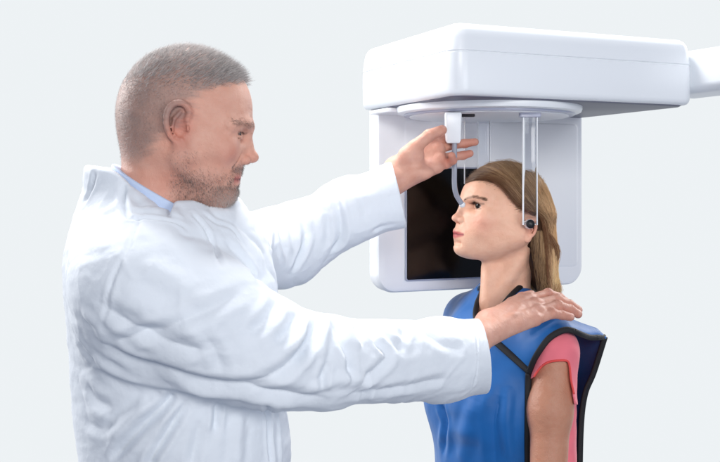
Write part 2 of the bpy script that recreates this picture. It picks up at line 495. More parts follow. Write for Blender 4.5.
# ear rods: clear acrylic bars hanging from the turntable
def ear_rod(px, D, ybot, plug):
    top = P(px, 117, D); w = .0125
    bot = P(px, ybot, D); L = top[2]-bot[2]
    f = lambda x, y, z: np.stack([top[0]+x, np.full(len(x), D)+y, top[2]-z], -1)
    V, F = layered(f, w, .004, .003, [(0, .0005), (L-.004, 0), (L, .002)], 4)
    rod = fixn(part('ear_rod', V, F, ACRYL, unit, unit))
    for s in (-1, 1):
        f2 = lambda x, y, z: np.stack([top[0]+s*(w+.0012)+x, np.full(len(x), D)+y, top[2]-z], -1)
        V, F = layered(f2, .0014, .0046, .0008, [(0, 0), (L, 0)], 3)
        fixn(part('rod_edge', V, F, WHITEP, rod, unit))
    f3 = lambda x, y, z: np.stack([top[0]+x, np.full(len(x), D)+y, P(px, 110, D)[2]-z], -1)
    V, F = layered(f3, .022, .008, .004, [(0, .001), (.0135, 0), (.015, .002)], 4)
    fixn(part('rod_mount', V, F, GREYP, rod, unit))
    if plug:
        c = P(px, ybot-1, D)
        V, Q, a = uvsphere(c+[0, .008, 0], .0105, [0, -1, .1]); part('ear_plug', V, Q, ACRYLE, rod, unit)
        V, F = tube([c+[0, -.004, 0], c+[0, .012, -.002]], .0055, 16); part('plug_tip', V, F, DARKP, rod, unit)
        V, F = tube([c+[0, -.007, 0], c+[0, -.003, 0]], .0085, 20); part('plug_ring', V, F, DARKP, rod, unit)
ear_rod(530, 2.00, 225, True)
ear_rod(484, 2.25, 222, True)
# nose support: white holder block, clear curved rod
hb = P(453, 113, 1.98)
f = lambda x, y, z: np.stack([hb[0]+x*(1-.12*z/.06), hb[1]+y, hb[2]-z], -1)
V, F = layered(f, .0165, .013, .004, [(0, .001), (.003, 0), (.055, 0), (.06, .003)], 6)
nose = fixn(part('nose_support', V, F, WHITEP, unit, unit))
ln_ = spline([P(454.5, 140, 1.98), P(454.5, 165, 1.98), P(454.5, 185, 1.985), P(456.5, 195, 1.995), P(461.5, 203.5, 2.005)], 28)
tubeobj('support_rod', ln_, .0052, RODM, nose, unit, 14)
V, Q, a = uvsphere(P(462.3, 204.6, 2.006), .0062, [0, -1, 0]); part('nasion_pad', V, Q, WHITEP, nose, unit)
tubeobj('guide_wire', [P(464.5, 118, 2.03), P(464.5, 184, 2.03)], .0012, ACRYLE, nose, unit, 6)
f = lambda x, y, z: np.stack([P(466, 112, 2.03)[0]+x, 2.03+y, P(466, 112, 2.03)[2]-z], -1)
V, F = layered(f, .018, .006, .003, [(0, .001), (.009, 0), (.010, .002)], 4); fixn(part('slot_cover', V, F, DARKP, nose, unit))
#@@MAN
# ------------------------------------------------------------------ the man
aM = math.radians(3); SM = 1/645.; CM = P(185, 132, 1.55)
FM = np.array([math.cos(aM), math.sin(aM), 0]); NM = np.array([math.sin(aM), -math.cos(aM), 0])
def loc_m(p):
    q = (p-CM)/SM; return np.stack([q@FM, q@NM, q[..., 2]], -1)
def wor_m(q): q = np.asarray(q, float); return CM+(q[..., 0:1]*FM+q[..., 1:2]*NM+q[..., 2:3]*EZ)*SM
def m(px, py, l): return np.array([px-185., l, 132.-py])
def head_m(p):
    q0 = loc_m(p); q = q0.copy(); q[..., 1] = np.abs(q[..., 1])
    d = ell(q, m(185, 112, 0), (65, 51, 65))
    d = smin(d, ell(q, m(163, 118, 0), (42, 44, 55)), 14)
    d = smin(d, ell(q, m(210, 152, 0), (32, 37, 44)), 22)
    d = smin(d, ell(q, m(224, 108, 0), (24.5, 35, 34)), 12)      # forehead
    d = smin(d, cone(q, m(186, 160, 41), m(222, 193, 9), 11, 11), 20)
    d = smin(d, ell(q, m(216, 170, 0), (20, 24, 26)), 14)       # muzzle
    d = smin(d, ell(q, m(222.5, 192, 0), (12.5, 14, 12)), 10)       # chin
    d = smin(d, ell(q, m(224, 149, 32), (13, 10, 12)), 12)      # cheekbone
    d = smax(d, -ell(q, m(213, 171, 50), (17, 13, 11)), 9)
    d = smin(d, chain(q, [m(243, 141.5, 14), m(241, 143, 22), m(236, 142, 29)], 1.2), 4)
    d = smin(d, chain(q, [m(247, 127, 5), m(245, 125.5, 16), m(233, 127, 36)], [6.5, 6.2, 5.5], 4), 8)
    # eye socket
    d = smax(d, -ell(q, m(249, 138, 20), (12, 11, 7)), 6)
    # nose
    d = smin(d, chain(q, [m(243, 133, 0), m(247, 144, 0), m(251.5, 156, 0)], [5.5, 5, 5.3], 3), 8)
    d = smin(d, ell(q, m(251.6, 157.6, 0), (6.6, 5.2, 4.8)), 4)
    d = smin(d, ell(q, m(244.8, 160.3, 7.8), (5.8, 3.8, 4.4)), 3)
    d = smax(d, -ell(q, m(249, 165, 4.8), (3.5, 2.2, 2.6)), 1.5)
    d = smax(d, -chain(q, [m(242, 154.5, 14), m(236.5, 162, 18), m(232.5, 168, 22)], .6), 4)  # nasolabial
    # lips
    d = smin(d, chain(q, [m(236.0, 175.4, 0), m(235, 176.3, 8), m(229, 178.8, 16.5)], [3.6, 3.2, 2.2], 2), 4)
    d = smin(d, chain(q, [m(234.6, 182.4, 0), m(233.4, 182.6, 7), m(228.5, 180.6, 15.5)], [3.6, 3.3, 2.0], 2), 4)
    d = smax(d, -chain(q, [m(240.2, 179.1, 0), m(237.4, 179.4, 9), m(229.5, 180.0, 19)], 1.1), 1.2)
    d = smax(d, -chain(q, [m(238, 187.4, 0), m(234, 187.6, 9)], 1.2), 5)
    # eyelids around the eyeball
    lid = sph(q, m(234.6, 136, 21.5), 9.3)
    lid = smax(lid, -chain(q, [m(246, 137.4, 13), m(245.5, 135.4, 19.5), m(241.5, 134.9, 26.5), m(233.5, 136.6, 31)], [.4, 1.7, 1.7, .4]), .8)
    d = smin(d, lid, 2.2)
    d = smax(d, -sph(q, m(234.6, 136, 21.5), 7.7), .6)
    d = smax(d, -chain(q, [m(246.5, 131.5, 13), m(246, 131, 21), m(242, 133, 30)], .5), 1.6)
    for a in ((228, 134, 222, 131), (228, 137, 221, 138), (227, 140, 222, 144)):
        d = smax(d, -chain(q, [m(a[0], a[1], 36), m(a[2], a[3], 40)], .4), 2)
    d = smax(d, -chain(q, [m(252.5, 118.5, 4), m(251, 117.5, 14), m(244, 117, 24)], .15), 1.6)
    d = smax(d, -chain(q, [m(251.5, 111, 4), m(250, 110, 14), m(243.5, 109, 23)], .1), 1.4)
    d = smax(d, -chain(q, [m(252, 124, 4), m(252, 130, 4.5)], .6), 3)
    # neck
    d = smin(d, cone(q, m(163, 140, 0), m(156, 205, 0), 37, 38), 14)
    d = smin(d, ell(q, m(196, 196, 0), (26, 30, 14)), 16)
    d = smin(d, cone(q, m(168, 150, 30), m(188, 215, 8), 9, 9), 16)
    d = smin(d, ear_sdf(q, m(186, 129.5, 49), 23.0), 3)
    return d*SM
# near (right) hand lying on her shoulder
HR = dict(
 i=[P(529, 300, 1.915), P(548, 294.5, 1.945), P(559, 297.5, 1.965), P(567, 303, 1.975)],
 m=[P(536, 305, 1.895), P(557, 300, 1.925), P(569, 304.5, 1.94), P(578, 310, 1.95)],
 r=[P(538, 312, 1.873), P(558, 306, 1.902), P(570, 309.5, 1.918), P(578, 314, 1.925)],
 p=[P(535, 320, 1.853), P(552, 313.5, 1.876), P(562, 315, 1.888), P(570.5, 317, 1.897)],
 t=[P(500, 314, 1.86), P(512, 304, 1.90), P(522, 298, 1.94), P(531, 295, 1.965)])
def hand_r(p):
    w0, w1 = P(488, 322, 1.815), P(488, 333, 1.79)
    d = chain(p, [P(440, 348, 1.70), P(474, 338, 1.765), P(491, 327, 1.812)], [.031, .028, .026], .02)
    d = smin(d, cone(p, w0, HR['i'][0], .019, .0125), .014)
    d = smin(d, cone(p, w0, HR['m'][0], .021, .0125), .012)
    d = smin(d, cone(p, w1, HR['r'][0], .020, .012), .012)
    d = smin(d, cone(p, w1, HR['p'][0], .018, .0115), .012)
    for k, r0, r1 in (('i', .0112, .0086), ('m', .0115, .0088), ('r', .0109, .0084), ('p', .0099, .0077)):
        pts = [HR[k][0]*.85+HR[k][1]*.15]+HR[k][1:]
        d = smin(d, finger(p, pts, r0, r1), .0035)
        d = smin(d, sph(p, HR[k][0]+[0, -.003, .003], .0118), .006)      # knuckle
        d = smin(d, sph(p, HR[k][1]+[0, -.001, .001], r0*.98), .004)
    d = smin(d, finger(p, HR['t'], .0145, .0095), .012)
    for a in ([P(500, 327, 1.80), P(512, 318, 1.825), P(524, 316, 1.845)], [P(497, 320, 1.815), P(512, 312, 1.855), P(526, 306, 1.88)], [P(512, 318, 1.825), P(520, 309, 1.86)]):
        aa = np.array(a)+np.array([0, -.011, .010]); d = smin(d, chain(p, aa-np.array([0, -.004, .004]), .0012), .010)
    for k in 'imrp':
        for j_, r_k in ((1, .0105), (2, .0095)):
            cpt = HR[k][j_]+np.array([0, -.0075, .0065])
            ax_ = HR[k][j_+1]-HR[k][j_]; ax_ = ax_/ln(ax_); sd = np.cross(ax_, [0, -.75, .66]); sd = sd/ln(sd)
            for o_ in (-.0022, .0018): d = smax(d, -cone(p, cpt+ax_*o_-sd*.005, cpt+ax_*o_+sd*.005, .0005, .0005), .0016)
    # tendons
    for k in 'imrp':
        d = smin(d, cone(p, (w0+w1)/2*.6+HR[k][0]*.4+[0, -.0085, .0085], HR[k][0]+[0, -.008, .0075], .0028, .0038), .007)
    return d
# far (left) hand raised to the nose support, palm to the lens
HL = dict(
 i=[P(432, 142, 1.995), P(446, 137, 1.998), P(453, 132, 2.0), P(453, 128, 1.99)],
 m=[P(438, 149, 1.985), P(453, 144.5, 2.005), P(465, 143.5, 2.01), P(475, 142, 2.01)],
 r=[P(440, 159, 1.975), P(453, 156.5, 1.995), P(463, 155.5, 2.0), P(470, 153.5, 2.0)],
 p=[P(437, 167, 1.965), P(447, 164, 1.97), P(453, 160.5, 1.96), P(452, 155.5, 1.95)],
 t=[P(402, 164, 1.965), P(415, 147, 1.945), P(429, 135.5, 1.945), P(442, 130, 1.955)])
def hand_l(p):
    w0, w1 = P(396, 168, 1.965), P(400, 180, 1.955)
    d = chain(p, [P(365, 203, 1.95), P(383, 189, 1.957), P(396, 175, 1.96)], [.031, .028, .026], .02)
    d = smin(d, cone(p, w0, HL['i'][0], .020, .0135), .014)
    d = smin(d, cone(p, w0, HL['m'][0], .021, .0135), .012)
    d = smin(d, cone(p, w1, HL['r'][0], .021, .013), .012)
    d = smin(d, cone(p, w1, HL['p'][0], .019, .0125), .012)
    for k, r0, r1 in (('i', .0098, .0074), ('m', .0098, .0076), ('r', .0095, .0073), ('p', .0088, .0068)):
        d = smin(d, finger(p, HL[k], r0*1.05, r1), .004)
        d = smin(d, sph(p, HL[k][0]+[0, -.006, 0], .0105), .007)
    d = smin(d, ell(p, P(411, 156, 1.945), (.026, .018, .022)), .012)      # thenar
    d = smin(d, ell(p, P(418, 173, 1.945), (.03, .015, .014)), .012)
    d = smin(d, finger(p, HL['t'], .0155, .0098), .009)
    # palm creases
    for a, b_, c in (((412, 163), (424, 152), (434, 148)), ((415, 172), (428, 162), (437, 152)), ((420, 150), (418, 160), (409, 174))):
        pass
    d = smax(d, -chain(p, [P(424, 176, 1.93), P(421, 163, 1.928), P(429, 150, 1.946)], .0008), .004)
    return d
SHn = P(138, 285, 1.44); SHf = P(222, 258, 1.80)
ELn = P(320, 362, 1.5); WRn = P(482, 330, 1.78)
ELf = P(290, 250, 1.93); WRf = P(390, 177, 1.95)
def body_m(p):
    d = head_m(p)
    t = ell(p, P(180, 330, 1.62), (.11, .15, .24))
    t = smin(t, cone(p, SHn, SHf, .05, .035), .05)
    t = smin(t, cone(p, P(158, 215, 1.56), P(168, 270, 1.6), .05, .09), .06)
    t = smin(t, cone(p, P(185, 400, 1.62), P(185, 520, 1.62), .11, .12), .08)
    d = smin(d, t, .03)
    d = smin(d, chain(p, [SHn, ELn, P(440, 348, 1.70)], [.055, .042, .031], .03), .03)
    d = smin(d, chain(p, [SHf, ELf, P(365, 203, 1.95)], [.055, .042, .030], .03), .03)
    d = smin(d, hand_r(p), .004)
    return smin(d, hand_l(p), .004)

def skin_color_m(V, N):
    q = loc_m(V); x = q[:, 0]+185; y = 132-q[:, 2]; L = np.abs(q[:, 1]); qa = q.copy(); qa[:, 1] = L
    c = np.tile(lin((222, 174, 154)), (len(V), 1))
    c = mixc(c, np.clip(.5+.5*vnoise(V, 25, 1), 0, 1)*.35, lin((198, 134, 114)))
    head = (y < 212) & (x > 100) & (x < 275)
    red = blob(qa, m(248, 159, 6), (9, 9, 8))*.22+blob(qa, m(232, 156, 34), (14, 12, 12))*.45+blob(qa, m(186, 127, 54), (15, 12, 25))*.75+blob(qa, m(170, 185, 40), (30, 20, 25))*.25
    c = mixc(c, np.clip(red, 0, .75)*head, lin((196, 112, 94)))
    hd, par = beard_density(x, y, L)
    sc = scalp_density(x, y, L)
    c = mixc(c, hd*.42*head, lin((120, 95, 90)))
    c = mixc(c, sc*.66*head*np.clip(.85+.25*vnoise(V, 14, 12, 3)+.25*np.exp(-(((x-150)/22)**2+((y-112)/40)**2)), .3, 1.2), lin((136, 122, 117)))
    lip = np.exp(-((y-179.2)/4.0)**2)*(L < 18)*(x > 223)
    c = mixc(c, np.clip(lip*1.0, 0, 1)*head, lin((190, 110, 105)))
    inn = np.exp(-((y-179.5)/1.0)**2)*(L < 19)*(x > 222)*head
    c = mixc(c, inn*.7, lin((90, 45, 42)))
    c = mixc(c, np.exp(-((y-126.5)/2.6)**2)*sst(x, 231, 236)*(L < 38)*(L > 7)*head*.45, lin((100, 70, 62)))
    c = mixc(c, np.exp(-((y-134)/1.2)**2)*(x > 233)*(L < 31)*(L > 10)*head*.5, lin((96, 58, 54)))
    # nails, redder knuckles
    hands = (x > 300)
    kn = np.zeros(len(V))
    for H in (HR, HL):
        for k in 'imrpt':
            for pt in H[k][:3]: kn += np.exp(-(ln(V-pt)/.014)**2)*.45
            kn += np.exp(-(ln(V-H[k][-1])/.014)**2)*.5
    c = mixc(c, np.clip(kn, 0, .7)*hands, lin((190, 112, 92)))
    for k in 'imrp':
        tp = HR[k][-1]+np.array([0, -.0055, .0045])+(HR[k][-1]-HR[k][-2])*.12
        c = mixc(c, np.clip(1.6*np.exp(-(ln(V-tp)/.0052)**4), 0, 1)*.6, lin((232, 190, 176)))
    tp = HL['t'][-1]+np.array([.003, -.004, .0075]); c = mixc(c, np.clip(1.5*np.exp(-(ln(V-tp)/.006)**4), 0, 1)*.6, lin((232, 190, 176)))
    vn = np.clip(vnoise(V, 38, 4), 0, 1)*hands
    c = mixc(c, vn*.25, lin((190, 140, 140)))
    return np.clip(c, 0, 1)
def beard_density(x, y, L):
    """short boxed beard: jaw, chin, moustache"""
    jawline = sst(y, 150+.0*x, 178)*(x < 232)
    front = np.exp(-((x-198)/26)**2)*sst(y, 164, 184)
    chin = sst(y, 183, 188)*sst(x, 205, 216)
    mous = np.exp(-((y-170.5)/4.5)**2)*sst(x, 222, 232)*(L < 24)
    gote = .7*np.exp(-((L-22)/5)**2)*np.exp(-((y-182)/9)**2)*sst(x, 215, 222)
    side = np.exp(-((x-191)/9)**2)*sst(y, 128, 150)*.35*(1-sst(y, 165, 185))
    d = np.clip(np.maximum.reduce([front, chin, mous, gote, side]), 0, 1)
    d = d*(1-sst(y, 203, 212))*sst(x, 168, 184)
    lip = np.exp(-((y-179.2)/4.0)**2)*(L < 18)*(x > 224)
    return d*(1-np.clip(lip*1.3, 0, 1)), y
def scalp_density(x, y, L):
    """hair-bearing scalp with receding temple"""
    hl = np.interp(y, [40, 70, 84, 95, 104, 112, 125, 140, 160, 200], [262, 252, 246, 214, 204, 203, 200, 172, 158, 150])
    hl = hl-np.clip(L-30, 0, 40)*0.15
    hl = hl+5*np.sin(y*1.7+L*.9)*.35+3*np.sin(y*.63+L*.41)
    d = sst(hl-x, -5, 15)
    return d*(1-sst(y, 150, 175))
V, Q, N = surface(body_m, [-.62, 1.3, .98], [.52, 2.15, 1.78], .0024, 4)
MB, MN = V, N
col = skin_color_m(V, N)
parts_ = [(V, Q, col, 0)]
for sgn in (1, -1):
    c = wor_m(np.array([234.6-185, sgn*21.5, 132-136.]))
    ax = FM*1.0+NM*.12+EZ*(-.12)
    ev, eq, ang = uvsphere(c, 7.9*SM, ax)
    ec = np.where((ang < .18)[:, None], lin((12, 10, 10)), np.where((ang < .5)[:, None], lin((40, 44, 48)), lin((124, 104, 98))))
    parts_.append((ev, eq, ec, 1))
man = empty('person', P(185, 560, 1.6), 'grey-haired bearded man in a white lab coat adjusting the machine', 'man')
Vm, Fm, Cm, Mi = merge(parts_)
part('body', Vm, Fm, [SKIN_M, EYE], man, man, col=Cm, midx=Mi)

# hair: short strands rooted on the mesh
q = loc_m(MB); x = q[:, 0]+185; y = 132-q[:, 2]; L = np.abs(q[:, 1])
hm = (y < 212) & (x > 100) & (x < 275) & ~((np.abs(x-186) < 14) & (np.abs(y-127) < 26) & (L > 47))
bd, _ = beard_density(x, y, L); sc = scalp_density(x, y, L)
def grey(dark, lightc, mix_):
    def f(b, n):
        t = np.clip(mix_(b)+rng.normal(size=n)*.28, 0, 1)[:, None]
        return lin(dark)*(1-t)+lin(lightc)*t
    return f
HP = []
def sweep(b, nn):
    s = FM*.95+EZ*.30+nn*.55; return s/ln(s)[:, None]
top = hm & (y < 92)
topd = sst(108-y, 0, 34)*sc*hm
HP.append(sprout(MB, MN, topd+1e-9, 22000, lambda b: (.010+.006*sst(loc_m(b)[:, 0]+185, 200, 250))*(.22+.78*sst(104-(132-loc_m(b)[:, 2]), 0, 30)), .00019, sweep, grey((66, 58, 56), (222, 218, 216), lambda b: .66+.2*sst(165-(loc_m(b)[:, 0]+185), 0, 40)+.25*sst(62-(132-loc_m(b)[:, 2]), 0, 12)), .6, 4))
sided = sc*hm*(.4+.6*sst(y, 60, 90))
HP.append(sprout(MB, MN, sided+1e-9, 30000, .0024, .00011, lambda b, nn: nn*.5-EZ*.6-FM*.25, grey((84, 68, 62), (205, 198, 196), lambda b: .42+.35*sst(150-(loc_m(b)[:, 0]+185), 0, 25)), .5))
HP.append(sprout(MB, MN, bd*hm+1e-9, 17000, .0038, .00014, lambda b, nn: nn*.6-EZ*.6+FM*.1, grey((84, 62, 54), (222, 214, 208), lambda b: .25+.6*sst(132-loc_m(b)[:, 2], 184, 200)*sst(loc_m(b)[:, 0]+185, 205, 225)), .6))
brow = np.exp(-((y-(125.2+.0*x))/2.6)**2)*sst(x, 233, 237)*(L < 40)*(L > 7)*hm
HP.append(sprout(MB, MN, brow+1e-9, 1300, .0058, .00018, lambda b, nn: nn*.22-EZ*.02-FM*.6+NM*.3, grey((82, 62, 54), (170, 150, 140), lambda b: .25), .5))
q2 = loc_m(MB)
lash = np.exp(-((y-134.0)/.8)**2)*np.exp(-((L-21)/6)**2)*(x > 238)*hm
HP.append(sprout(MB, MN, lash+1e-9, 110, .0045, .00014, lambda b, nn: FM*.9-EZ*.15+nn*.2, grey((60, 45, 40), (60, 45, 40), lambda b: .2), .3))
Vh, Fh, Ch, Mh = merge(HP)
part('hair', Vh, Fh, HAIR_M, man, man, col=Ch)
#@@COAT
nkA, nkB = P(158, 150, 1.553), P(154, 235, 1.57)
def sleeves_n(p):
    d = chain(p, [SHn+[.004, 0, 0], P(205, 318, 1.45), P(252, 346, 1.46), P(284, 358, 1.475), P(320, 363, 1.5)], [.088, .090, .075, .067, .0655], .02)
    d = smin(d, chain(p, [P(130, 322, 1.49), P(262, 354, 1.47)], [.080, .072]), .04)
    fa = chain(p, [P(320, 362, 1.5), P(440, 360, 1.70), P(500, 354, 1.80)], [.0655, .066, .066], .03)
    fa = smax(fa, plane(p, P(482, 354, 1.775), np.array([.98, .06, .10])), .004)
    fa = smax(fa, -cone(p, P(455, 358, 1.725), P(520, 351.5, 1.84), .056, .057), .003)
    return smin(d, fa, .03)
def sleeves_f(p):
    d = chain(p, [SHf, P(285, 246, 1.95), P(350, 211, 1.955)], [.078, .073, .060], .04)
    fa = chain(p, [P(350, 211, 1.955), P(397, 195, 1.955), P(420, 185, 1.955)], [.060, .058, .060], .03)
    fa = smax(fa, plane(p, P(399, 195, 1.955), np.array([.93, .0, .22])), .004)
    fa = smax(fa, -cone(p, P(380, 200, 1.955), P(425, 183, 1.955), .048, .051), .003)
    d = smin(d, cone(p, P(204, 229, 1.70), P(236, 262, 1.69), .034, .055), .02)
    return smin(d, fa, .03)
def coat(p):
    t = ell(p, P(176, 330, 1.62), (.168, .18, .27))
    t = smin(t, ell(p, P(151, 262, 1.6), (.122, .19, .14)), .05)
    t = smin(t, cone(p, SHn, SHf, .088, .080), .06)
    q = p.copy(); q[..., 2] = np.clip(q[..., 2], None, P(0, 420, 1.62)[2])
    lower = (ln(((p-P(190, 420, 1.62))/[.163, .165, 1])[..., :2])-1)*.16
    lower = smax(lower, plane(p, P(0, 400, 1.62), (0, 0, 1)), .1)
    t = smin(t, lower, .08)
    col_ = cone(p, P(140, 178, 1.565), P(150, 250, 1.59), .086, .12)
    t = smin(t, col_, .03)
    # neckline: slanted cut and hollow
    cut = smax(plane(p, P(108, 168.5, 1.56), np.array([math.sin(.17), 0, math.cos(.17)])), plane(p, P(128, 180, 1.5), np.array([math.sin(.66), 0, math.cos(.66)])), .006)
    keep = smax(plane(p, P(0, 215, 1.66), (-.08, 0, 1)), plane(p, P(188, 220, 1.58), (-1, 0, -.25)), .01)
    t = smin(t, cone(p, P(205, 250, 1.60), P(222, 285, 1.62), .045, .07), .03)
    t = smax(t, smin(cut, keep, .01), .006)
    hol = cone(p, P(163, 150, 1.555), P(160, 240, 1.57), .080, .078)
    hol = smin(hol, cone(p, P(174, 180, 1.56), P(186, 226, 1.57), .032, .018), .02)
    t = smax(t, -hol, .004)
    d = smin(t, sleeves_f(p), .025)
    d = smin(d, sleeves_n(p), .022)
    # hollow the far flank slightly so cloth sits off the body; cut hem below frame
    return smax(d, plane(p, P(0, 520, 1.6), (0, 0, -1)), .004)
V, Q, N = surface(coat, [-.62, 1.2, .93], [.36, 2.2, 1.62], .0031, 4)
FO = [
 ([(193, 214), (203, 226), (214, 244), (222, 268)], -.005, .004),
 ([(203, 213), (216, 222), (232, 228), (244, 246)], -.003, .004),
 ([(124, 180), (123, 200), (128, 217), (150, 217), (172, 221), (188, 229)], -.0055, .0045),
 ([(131, 188), (131, 207), (150, 209), (172, 213), (186, 221)], .0035, .007),
 ([(96, 172), (92, 186), (84, 203)], -.004, .005),
 ([(100, 343), (132, 361), (168, 372), (204, 383), (240, 388), (290, 396), (330, 399)], -.010, .012),
 ([(90, 360), (130, 377), (180, 388), (230, 397)], .006, .012),
 ([(232, 388), (262, 380), (284, 370), (302, 352), (313, 334)], -.008, .010),
 ([(110, 345), (132, 338), (160, 330), (179, 322), (210, 309), (245, 290)], -.006, .010),
 ([(95, 300), (120, 318), (150, 335), (185, 348), (215, 352)], -.006, .012),
 ([(120, 290), (160, 312), (200, 330)], .004, .014),
 ([(142, 212), (134, 232), (126, 252), (114, 275), (106, 305), (102, 330)], -.0028, .0035),
 ([(100, 215), (112, 208), (122, 200)], .003, .008),
 ([(80, 310), (95, 325), (105, 345)], .003, .009), ([(140, 262), (165, 275), (190, 295)], .004, .016),
 ([(72, 330), (84, 352), (100, 368)], -.003, .009), ([(200, 330), (215, 350), (222, 372)], -.003, .008),
 ([(225, 240), (245, 262), (262, 285)], -.004, .008), ([(175, 232), (205, 238), (230, 252)], -.003, .010),
 ([(317, 316), (314, 334), (306, 350), (295, 364)], -.009, .0075), ([(326, 316), (325, 336), (321, 361)], .006, .0065),
 ([(335, 318), (341, 338), (350, 358), (353, 386)], -.009, .0075), ([(329, 361), (324, 375), (321, 390)], -.006, .006),
 ([(346, 318), (352, 335), (360, 350)], .006, .007), ([(366, 320), (376, 340), (388, 357), (370, 376), (354, 390)], -.007, .009),
 ([(375, 320), (392, 336), (408, 342)], .004, .008), ([(404, 320), (404, 334), (397, 350)], -.004, .008),
 ([(296, 312), (290, 330), (275, 345)], -.008, .009), ([(304, 316), (300, 336), (290, 352)], .005, .007),
 ([(276, 300), (268, 318), (250, 335)], -.007, .009), ([(345, 395), (400, 388), (450, 378)], -.005, .008),
 ([(300, 395), (340, 380), (372, 384)], .004, .008), ([(420, 330), (445, 345), (465, 348)], -.003, .010),
 ([(473, 318), (477, 340), (477, 366), (472, 392)], -.0022, .0022),
 ([(174, 396), (168, 402), (143, 426), (122, 448), (108, 462)], -.010, .008), ([(188, 400), (165, 437), (152, 458), (145, 475)], -.010, .007),
 ([(150, 400), (128, 420), (108, 440)], .006, .009), ([(217, 403), (217, 416), (216, 432)], -.008, .006),
 ([(267, 404), (269, 430), (272, 470)], -.008, .0045), ([(277, 404), (279, 430), (281, 470)], .003, .004), ([(240, 410), (238, 440), (236, 470)], .005, .010),
 ([(86, 385), (95, 400), (112, 408)], -.005, .009), ([(84, 420), (98, 428), (112, 425)], -.003, .009),
 ([(200, 420), (196, 445), (190, 470)], -.005, .008),
]
FO2 = [
 ([(252, 214), (264, 228), (262, 248), (246, 272)], -.009, .008), ([(276, 208), (280, 226), (288, 262)], -.006, .008),
 ([(298, 198), (305, 218), (306, 241), (292, 275)], -.009, .007), ([(290, 205), (296, 225), (298, 250)], .005, .007),
 ([(334, 184), (339, 210), (341, 238), (330, 255)], -.008, .008), ([(318, 190), (322, 212), (320, 245)], .005, .008),
 ([(356, 174), (362, 195), (368, 222)], -.004, .009), ([(372, 232), (385, 226), (398, 224)], -.006, .006), ([(230, 215), (240, 232), (238, 255)], .005, .008),
 ([(380, 168), (389, 190), (398, 220)], -.002, .0025),
]
bx_ = lambda p: smin(sleeves_n(p), coat(p), 0)
V2 = folds(V, N, coat, FO, 1.0)
V2 = folds(V2, N, sleeves_f, FO2, 1.0)
# stretched ripples along cloth
st = V*np.array([1., .8, 1.6]); env = np.clip(.3+.6*vnoise(V, 3, 9, 1), 0, 1)
cuf = np.clip(np.minimum(ln(V-P(484, 354, 1.775))-.085, ln(V-P(400, 195, 1.955))-.075)/.03, 0, 1)
V2 = V+(V2-V)*(.25+.75*cuf)[:, None]+N*((vnoise(st, 8, 5, 2)*.0022*env+vnoise(st, 20, 6, 2)*.0007)*cuf)[:, None]
nn_ = vnoise(V*np.array([.75, .9, 1.25]), 4.2, 21, 2); cre = np.clip(1-np.abs(nn_)*2.6, 0, 1)**3
n2_ = vnoise(V*np.array([1.2, .9, .8]), 6.5, 22, 2); cre2 = np.clip(1-np.abs(n2_)*2.4, 0, 1)**3
ev_ = np.clip(.5+.9*vnoise(V, 2.2, 23, 1), 0, 1)
lowb = 1-.75*sst(P(0, 385, 1.55)[2]-V[:, 2], 0, .06)*sst(P(150, 0, 1.55)[0]-V[:, 0], 0, .05)
V2 = V2+N*lowb[:, None]*((-.0032*cre*ev_+.0018*cre2*(1-ev_))*(.15+.85*cuf))[:, None]
part('lab_coat', V2, Q, COAT, man, man)
# coat collar stand: a turned strip around the neckline
def shirt(p):
    d = cone(p, P(161, 160, 1.553), P(161, 245, 1.57), .0745, .0785)
    d = smin(d, cone(p, P(178, 190, 1.54), P(189, 238, 1.555), .041, .036), .02)
    nrm = np.array([math.sin(.53), 0, math.cos(.53)])
    d = smax(d, plane(p, P(140, 183, 1.5), nrm), .004)
    return smax(d, plane(p, P(0, 300, 1.57), (0, 0, -1)), .004)
V, Q, N = surface(shirt, [-.5, 1.42, 1.28], [-.15, 1.72, 1.6], .003, 3)
sh_ = part('shirt', V, Q, SHIRT, man, man)
NAVYB, n, l, b = mat('navy_trim', (40, 54, 120), rough=.7); weave(n, l, b, 500, .2, .0004)
V, F = tube(cast(shirt, spline([(187, 214), (188, 220), (187, 227)], 8), 1.0, .0005), .0028, 8); part('collar_trim', V, F, NAVYB, sh_, man)
